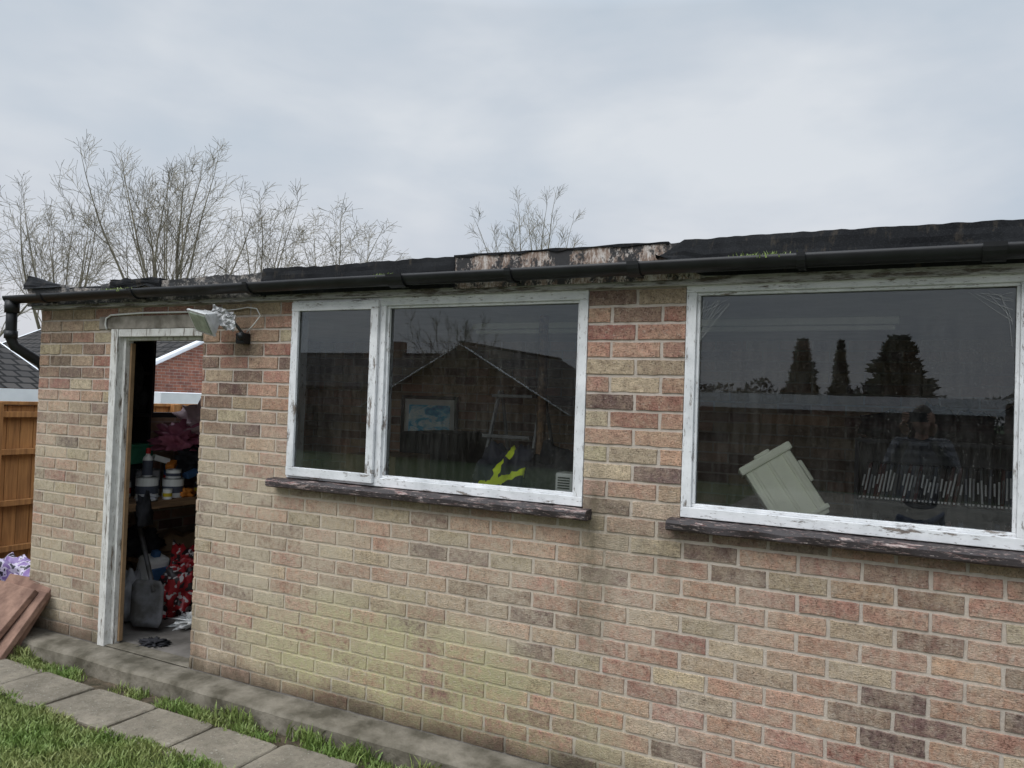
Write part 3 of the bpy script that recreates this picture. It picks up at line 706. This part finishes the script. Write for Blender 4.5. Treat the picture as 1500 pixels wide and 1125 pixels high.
UPVC=simple('upvc_white',(.75,.77,.8),(.65,.67,.7),2,.4,0)
WDARK=simple('house_window_glass',(.03,.035,.04),(.02,.02,.02),2,.1,0)
def house(name,x0,x1,y0,y1,ez,rz,ridge,wm,bw=.07):
    H=empty(name); o=.35
    box('walls',x0,x1,y0,y1,-.15,ez,wm,H,0)
    if ridge=='y':
        xm=(x0+x1)/2
        V=[(x0-o,y0-o,ez-.1),(x0-o,y1+o,ez-.1),(xm,y1+o,rz),(xm,y0-o,rz),(x1+o,y0-o,ez-.1),(x1+o,y1+o,ez-.1)]
        mesh('roof',V,[(0,1,2,3),(3,2,5,4)],TILEY,H)
        mesh('gables',[(x0,y0+.01,ez),(x1,y0+.01,ez),(xm,y0+.01,rz-.12),(x0,y1-.01,ez),(x1,y1-.01,ez),(xm,y1-.01,rz-.12)],[(0,1,2),(3,5,4)],HOUSEB_X,H)
        box('fascia',x1+o-.02,x1+o+.02,y0-o,y1+o,ez-.36,ez-.11,UPVC,H,0); box('fascia_back',x0-o-.02,x0-o+.02,y0-o,y1+o,ez-.3,ez-.11,UPVC,H,0)
        for yy in (y0-o-.01,y1+o+.01):
            for xe in (x0-o,x1+o): tube('bargeboard',[(xe,yy,ez-.16),(xm,yy,rz-.06)],bw,UPVC,H,4)
        tube('ridge_tiles',[(xm,y0-o,rz),(xm,y1+o,rz)],.09,TILEY,H,8)
    else:
        ym=(y0+y1)/2
        V=[(x0-o,y0-o,ez-.1),(x1+o,y0-o,ez-.1),(x1+o,ym,rz),(x0-o,ym,rz),(x1+o,y1+o,ez-.1),(x0-o,y1+o,ez-.1)]
        mesh('roof',V,[(0,1,2,3),(3,2,4,5)],TILEX,H)
        mesh('gables',[(x0+.01,y0,ez),(x0+.01,y1,ez),(x0+.01,ym,rz-.12),(x1-.01,y0,ez),(x1-.01,y1,ez),(x1-.01,ym,rz-.12)],[(0,1,2),(3,5,4)],HOUSEB_Y,H)
        box('fascia_back',x0-o,x1+o,y0-o-.02,y0-o+.02,ez-.3,ez-.11,UPVC,H,0); box('fascia',x0-o,x1+o,y1+o-.02,y1+o+.02,ez-.2,ez-.11,BLACKW,H,0)
        for xx in (x0-o-.01,x1+o+.01):
            for ye in (y0-o,y1+o): tube('bargeboard',[(xx,ye,ez-.16),(xx,ym,rz-.06)],bw,UPVC,H,4)
        tube('ridge_tiles',[(x0-o,ym,rz),(x1+o,ym,rz)],.09,TILEX,H,8)
    return H
H=house('neighbour_bungalow',-22,-15.4,-4,6.2,1.62,3.0,'y',HOUSEB_Y)
boxes('window',[(-15.41,-15.38,1.5,3.2,.5,1.25)],WDARK,H,0)
H=house('neighbour_house',-24,-16.5,8.6,15.5,1.85,3.5,'x',HOUSEB_Y)
G=empty('flat_roof_garage'); box('walls',-19,-13.3,7.4,13.5,-.15,1.3,HOUSEB_Y,G,0); box('fascia',-19.2,-13.1,7.2,13.7,1.3,1.53,UPVC,G,0)
H=house('brick_bungalow',-40,-24.5,-42,-34,2.4,4.5,'x',HOUSEB_X,.04); box('chimney',-30,-29.2,-38.4,-37.6,3.8,5.3,HOUSEB_X,H,0)
boxes('windows',[(-36,-34,-33.99,-33.96,.7,1.9),(-28,-26,-33.99,-33.96,.7,1.9)],WDARK,H,0)
H=house('gabled_house',-22.5,-12.5,-36,-26,1.3,4.15,'y',HOUSEB_X,.035)
H=house('gabled_bungalow',3.5,11,-38,-26,2.6,5.0,'y',HOUSEB_X,.06)
boxes('windows',[(5.5,7.5,-25.98,-25.95,.8,2.0)],WDARK,H,0)
G=empty('flat_roof_garage'); box('walls',-6.3,1.6,-24,-18.1,-.15,1.72,HOUSEB_X,G,0); box('fascia',-6.5,1.8,-24.2,-17.9,1.72,2.1,UPVC,G,0)
box('door',-4,-1.6,-18.09,-18.06,-.1,1.6,BROWN,G,0)
bm=bmesh.new(); x=-25
while x<14:
    bbox(bm,Vector((x,-16+.0,.62)),(.118,.016,1.45),None,0); x+=.125
for z in (.1,.6,1.1): bbox(bm,Vector((-5.5,-15.98,z)),(39,.03,.07),None,0)
frombm('garden_fence',bm,simple('old_fence_wood',(.10,.075,.055),(.05,.04,.03),3,.9,.2))

# ------------------------------------------------------------ trees
BARK=simple('bark',(.25,.225,.17),(.14,.125,.10),3,.9,0,spec=.1)
def tree(name,loc,height,seed,nl=11,tmax=.6,ratio=.45,trunk=.32,nc=(9,7,3),tilt2=(.3,.6),mat=BARK,twig=.006):
    rnd=random.Random(seed); V=[];F=[]
    def rv(s): return Vector((rnd.gauss(0,s),rnd.gauss(0,s),rnd.gauss(0,s)))
    def grow(p,d,ln,r,lev):
        ns=[4,10,6,4,2][lev]; pts=[p.copy()]; rads=[r]; dd=d.normalized(); q=p.copy()
        for i in range(ns):
            up=Vector((0,0,[0,.045,.03,.0,-.02][lev]))
            dd=(dd+rv([.03,.055,.085,.11,.13][lev])+up).normalized()
            q=q+dd*(ln/ns); pts.append(q.copy()); rads.append(max(twig,r*(1-(.30 if lev==0 else .93)*(i+1)/ns)))
        addtube(V,F,pts,rads,[8,6,4,3,3][lev],False)
        if lev>=4: return
        if lev==0:
            for c in range(nl):
                t=.4+.6*(c+rnd.random())/nl; t=min(.98,t); k=min(ns-1,int(t*ns)); pp=pts[k].lerp(pts[k+1],t*ns-k)
                az=c*2.4+rnd.random()*.8; tl=tmax*((c%4+rnd.random())/4)**.8+.05
                nd=Vector((math.cos(az)*math.sin(tl),math.sin(az)*math.sin(tl),math.cos(tl)))
                grow(pp,nd,(height-pp.z+loc[2])*rnd.uniform(.80,1.0)/max(.75,math.cos(tl*.7)),r*rnd.uniform(.3,.5),1)
            return
        n=nc[lev-1]
        for c in range(n):
            t=.2+.78*(c+rnd.random()*.9)/n; k=min(ns-1,int(t*ns)); fr=t*ns-k
            pp=pts[k].lerp(pts[k+1],fr); ax=(pts[k+1]-pts[k]).normalized()
            az=c*2.4+rnd.random()*1.2; a=ax.orthogonal().normalized(); bb=ax.cross(a)
            side=(a*math.cos(az)+bb*math.sin(az)); tl=rnd.uniform(*tilt2)
            nd=ax*math.cos(tl)+side*math.sin(tl)
            cl=ln*(1.15-t)*rnd.uniform(.8,1.15)*ratio if lev==1 else ln*(1.1-.55*t)*rnd.uniform(.45,.7)
            grow(pp,nd,max(cl,.35),max(twig,rads[k]*.5),lev+1)
    grow(Vector(loc),Vector((rnd.gauss(0,.03),rnd.gauss(0,.03),1)),height*trunk,height*.016,0)
    return mesh(name,V,F,mat,smooth=False)
tree('bare_tree',(-25.7,17.2,-.2),11.0,1,12,.46,.5,nc=(9,6,3),tilt2=(.35,.75))
tree('bare_tree.001',(-29.6,15.4,-.2),9.3,2,8,.46,.5,nc=(8,6,3),tilt2=(.35,.75))
tree('bare_tree.002',(-22.6,18.8,-.2),9.6,3,6,.26,.42,nc=(8,6,3),tilt2=(.4,.8))
tree('bare_tree.003',(-20.0,20.2,-.2),8.9,4,7,.42,.5,nc=(8,6,3),tilt2=(.5,.95))
tree('bare_tree.004',(-17.4,32.8,-.2),12.0,5,13,.42,.36,nc=(8,6,3))
tree('bare_tree.005',(-33.2,14.0,-.2),8.8,6,8,.5,.5,nc=(8,6,3),tilt2=(.35,.75))
tree('bare_tree.006',(-15.5,-22,-.2),5.2,8,8,.7,.4,nc=(6,4,2))
LEAF=simple('conifer_foliage',(.035,.055,.03),(.015,.025,.015),3,.9,0)
def conifer(name,loc,h,w,seed,wide=False):
    rnd=random.Random(seed); V=[];F=[]; addtube(V,F,[loc,(loc[0],loc[1],loc[2]+h)],[.15,.02],6)
    for i in range(3000):
        t=rnd.random()**.8; a=rnd.random()*6.283
        prof=(1-t)**(.85 if not wide else .7)*(1+.16*math.sin(t*30+a*2)+.18*math.sin(a*3+t*11+seed))
        r=w/2*prof*math.sqrt(rnd.random())+.02; z=loc[2]+.3+t*(h-.2)
        p=Vector((loc[0]+r*math.cos(a),loc[1]+r*math.sin(a),z+(.25*r if wide else -.1*r))); s=rnd.uniform(.1,.30)*(w/2.4)
        out=Vector((math.cos(a),math.sin(a),rnd.uniform(.1,.9)))*s; sd=Vector((-math.sin(a),math.cos(a),rnd.uniform(-.4,.4)))*s*.5
        k=len(V); V+= [p-sd,p+out,p+sd,p+Vector((0,0,s*.6))]; F+=[(k,k+1,k+2),(k,k+1,k+3)]
    return mesh(name,V,F,LEAF)
conifer('conifer',(-6.6,-50,-.2),6.4,3.0,1); conifer('conifer.001',(-4.4,-51,-.2),6.5,1.9,2); conifer('conifer.002',(-1.1,-52,-.2),6.6,4.8,3,True)
rnd=random.Random(5); V=[];F=[]
for i in range(22000):
    x=rnd.uniform(-75,45); hmax=3.4+1.6*mn.noise(Vector((x*.12,0,1)))+1.3*mn.noise(Vector((x*.5,2,1)))
    z=hmax*rnd.random()**.6; y=-62+rnd.uniform(-2,2); s=rnd.uniform(.15,.45)
    p=Vector((x,y,z)); a=Vector((rnd.gauss(0,1),rnd.gauss(0,1),rnd.gauss(0,1))).normalized()*s; c=Vector((rnd.gauss(0,1),rnd.gauss(0,1),rnd.gauss(0,1))).normalized()*s
    k=len(V); V+=[p,p+a,p+c]; F.append((k,k+1,k+2))
mesh('distant_trees',V,F,simple('hedge_foliage',(.06,.06,.045),(.03,.03,.022),3,.9,0))

# ------------------------------------------------------------ photographer (reflected in the glass)
PH=empty('photographer')
SKIN=simple('skin',(.55,.34,.26),(.48,.29,.22),8,.6,.05); JEAN=flat('jeans',(.04,.06,.12)); HAIR=flat('hair',(.06,.04,.025))
STR,nt,b=newmat('striped_top'); v=coords(nt); sx=N(nt,'ShaderNodeSeparateXYZ'); L(nt,v,sx.inputs[0])
L(nt,ramp(nt,mth(nt,'FRACT',mth(nt,'MULTIPLY',sx.outputs[2],16)),[(0,(.13,.13,.15)),(.45,(.025,.025,.035))],'CONSTANT'),b.inputs['Base Color'])
def skin(name,verts,edges,rad,mats,root=0,sub=2,fn=None):
    me=bpy.data.meshes.new(name); me.from_pydata(verts,edges,[]); 
    for m_ in mats: me.materials.append(m_)
    o=bpy.data.objects.new(name,me); COL.objects.link(o); o.parent=PH
    o.modifiers.new('sk','SKIN')
    sv=me.skin_vertices[0].data if len(me.skin_vertices) else None
    if sv is None:
        bm=bmesh.new(); bm.from_mesh(me); bm.verts.layers.skin.verify(); bm.to_mesh(me); bm.free(); sv=me.skin_vertices[0].data
    for i,r in enumerate(rad):
        sv[i].radius=(r,r) if isinstance(r,(int,float)) else r
        sv[i].use_root=(i==root)
    s=o.modifiers.new('su','SUBSURF'); s.levels=sub; s.render_levels=sub
    return o
PX,PY=.03,-3.78
body=[(PX,PY,.86),(PX,PY,1.0),(PX,PY,1.18),(PX,PY,1.33),(PX,PY+.0,1.42),
 (PX-.17,PY,1.38),(PX-.24,PY+.12,1.17),(PX-.10,PY+.36,1.44),(PX+.17,PY,1.38),(PX+.24,PY+.12,1.17),(PX+.06,PY+.36,1.44)]
skin('upper_body',body,[(0,1),(1,2),(2,3),(3,4),(3,5),(5,6),(6,7),(3,8),(8,9),(9,10)],[(.15,.11),(.14,.10),(.15,.11),(.13,.10),.06,.07,.05,.034,.07,.05,.034],[STR])
skin('legs',[(PX,PY,.86),(PX-.1,PY,.76),(PX-.11,PY+.02,.40),(PX-.12,PY-.02,0),(PX+.1,PY,.76),(PX+.11,PY+.02,.40),(PX+.12,PY-.02,0)],[(0,1),(1,2),(2,3),(0,4),(4,5),(5,6)],[.12,.09,.062,.05,.09,.062,.05],[JEAN])
for s in (-1,1): skin('shoe',[(PX+s*.12,PY-.06,-.06),(PX+s*.125,PY+.05,-.07),(PX+s*.135,PY+.16,-.075)],[(0,1),(1,2)],[.045,.04,.035],[BLACKW])
skin('neck',[(PX,PY,1.38),(PX,PY+.02,1.50)],[(0,1)],[.055,.052],[SKIN])
bm=bmesh.new(); bmesh.ops.create_icosphere(bm,subdivisions=4,radius=1)
hc=Vector((PX,PY+.05,1.585))
for w in bm.verts:
    p=w.co.copy(); x,y,z=p
    sx_=.078*(1-.18*max(0,-z)); q_=Vector((x*sx_,y*.095,z*.118))
    if y>0:
        q_.y+=.022*math.exp(-((x/.16)**2+((z+.12)/.2)**2))
        q_.y-=.012*(math.exp(-(((x-.38)/.18)**2+((z-.08)/.13)**2))+math.exp(-(((x+.38)/.18)**2+((z-.08)/.13)**2)))
        q_.y-=.005*math.exp(-((x/.3)**2+((z+.48)/.05)**2))
    w.co=hc+q_
for f in bm.faces:
    c=f.calc_center_median()-hc
    f.material_index=1 if (c.z>.055 or (c.y<-.005 and c.z>-.06)) else 0
frombm('head',bm,[SKIN,HAIR],PH,True)
for s in (-1,1): 
    crumple('ear',(hc.x+s*.08,hc.y,hc.z-.02),(.012,.02,.032),SKIN,.1,2,2,1,PH,False)
    crumple('eye',(hc.x+s*.03,hc.y+.082,hc.z+.006),(.011,.008,.007),WPL,0,2,2,1,PH,False)
box('phone',-.078,.078,-3.268,-3.259,1.565,1.640,PLAST,PH,.003)
for s in (-1,1):
    wr=Vector((PX+(-.10 if s<0 else .06),PY+.36,1.44)); 
    palm=Vector((s*.100,-3.30,1.555))
    fv=[wr+(palm-wr)*.25,wr+(palm-wr)*.75,palm]; 
    skin('palm',[tuple(q) for q in fv],[(0,1),(1,2)],[.028,(.034,.02),(.034,.02)],[SKIN])
    for k in range(4):
        zz=1.625-.018*k; ln=[.95,1.05,1,.8][k]
        b0=palm+Vector((0,.005,.035-.018*k)); 
        skin('finger',[tuple(b0),(s*.098,-3.262,zz+.004),(s*(.098-.018*ln),-3.247,zz),(s*(.098-.042*ln),-3.246,zz-.003)],[(0,1),(1,2),(2,3)],[.010,.0092,.0085,.0075],[SKIN],0,1)
    skin('thumb',[tuple(palm+Vector((-s*.01,-.005,-.01))),(s*.078,-3.295,1.575),(s*.060,-3.278,1.592)],[(0,1),(1,2)],[.012,.0105,.009],[SKIN],0,1)

# ------------------------------------------------------------ LIGHT & SKY
sd=Vector((-.30,-.80,.85)).normalized()
el=math.asin(sd.z); az=math.atan2(sd.x,sd.y)
W=bpy.data.worlds.new('World'); scene.world=W; W.use_nodes=True; nt=W.node_tree
bg=nt.nodes['Background']; bg.inputs['Strength'].default_value=.12
sky=N(nt,'ShaderNodeTexSky',sky_type='NISHITA'); sky.sun_disc=False; sky.sun_elevation=el; sky.sun_rotation=az
tc=N(nt,'ShaderNodeTexCoord'); mp=N(nt,'ShaderNodeMapping'); L(nt,tc.outputs['Generated'],mp.inputs['Vector'])
mp.inputs['Scale'].default_value=(1,1,2.4); mp.inputs['Location'].default_value=(.3,.8,.1)
sx=N(nt,'ShaderNodeSeparateXYZ'); L(nt,tc.outputs['Generated'],sx.inputs[0])
n1=noise(nt,mp.outputs[0],1.7,5,.5,.3); n2=noise(nt,mp.outputs[0],5,4,.55,.2)
nn=mth(nt,'ADD',mth(nt,'MULTIPLY',n1,.75),mth(nt,'MULTIPLY',n2,.25))
cl=ramp(nt,nn,[(.38,(4.25,4.9,5.6)),(.5,(5.0,5.45,6.0)),(.62,(6.0,6.3,6.65))])
hz=ramp(nt,sx.outputs[2],[(.02,(1.03,.97,.96)),(.28,(1,1,1)),(.48,(1,1,1)),(.8,(1,1,1))])
cl=mix(nt,1.0,cl,hz,'MULTIPLY')
zen=N(nt,'ShaderNodeMapRange'); zen.inputs['From Min'].default_value=.45; zen.inputs['From Max'].default_value=.9; zen.inputs['To Min'].default_value=1; zen.inputs['To Max'].default_value=4.2
L(nt,sx.outputs[2],zen.inputs['Value'])
sc=N(nt,'ShaderNodeVectorMath',operation='SCALE'); L(nt,cl,sc.inputs[0]); L(nt,zen.outputs[0],sc.inputs['Scale'])
L(nt,mix(nt,.95,sky.outputs[0],sc.outputs[0]),bg.inputs['Color'])
sl=bpy.data.lights.new('sun','SUN'); sl.energy=1.4; sl.angle=math.radians(35); sl.color=(1,.98,.95)
so=bpy.data.objects.new('sun',sl); COL.objects.link(so); so.rotation_euler=(-sd).to_track_quat('-Z','Y').to_euler()

# ------------------------------------------------------------ CAMERA
cam=bpy.data.cameras.new('camera'); co=bpy.data.objects.new('camera',cam); COL.objects.link(co)
cam.sensor_width=36; cam.lens=27.6; cam.clip_start=.02; cam.clip_end=1500
yaw=math.radians(27.5); pt=math.radians(1.25); rl=math.radians(2.0)
f=Vector((-math.sin(yaw)*math.cos(pt),math.cos(yaw)*math.cos(pt),math.sin(pt)))
r0=Vector((math.cos(yaw),math.sin(yaw),0)); u0=r0.cross(f)
r=r0*math.cos(rl)+u0*math.sin(rl); u=u0*math.cos(rl)-r0*math.sin(rl)
Mx=Matrix((( r.x,u.x,-f.x,0),(r.y,u.y,-f.y,-3.2),(r.z,u.z,-f.z,1.6),(0,0,0,1)))
co.matrix_world=Mx
scene.camera=co
scene.view_settings.view_transform='Standard'; scene.view_settings.look='None'; scene.view_settings.exposure=0
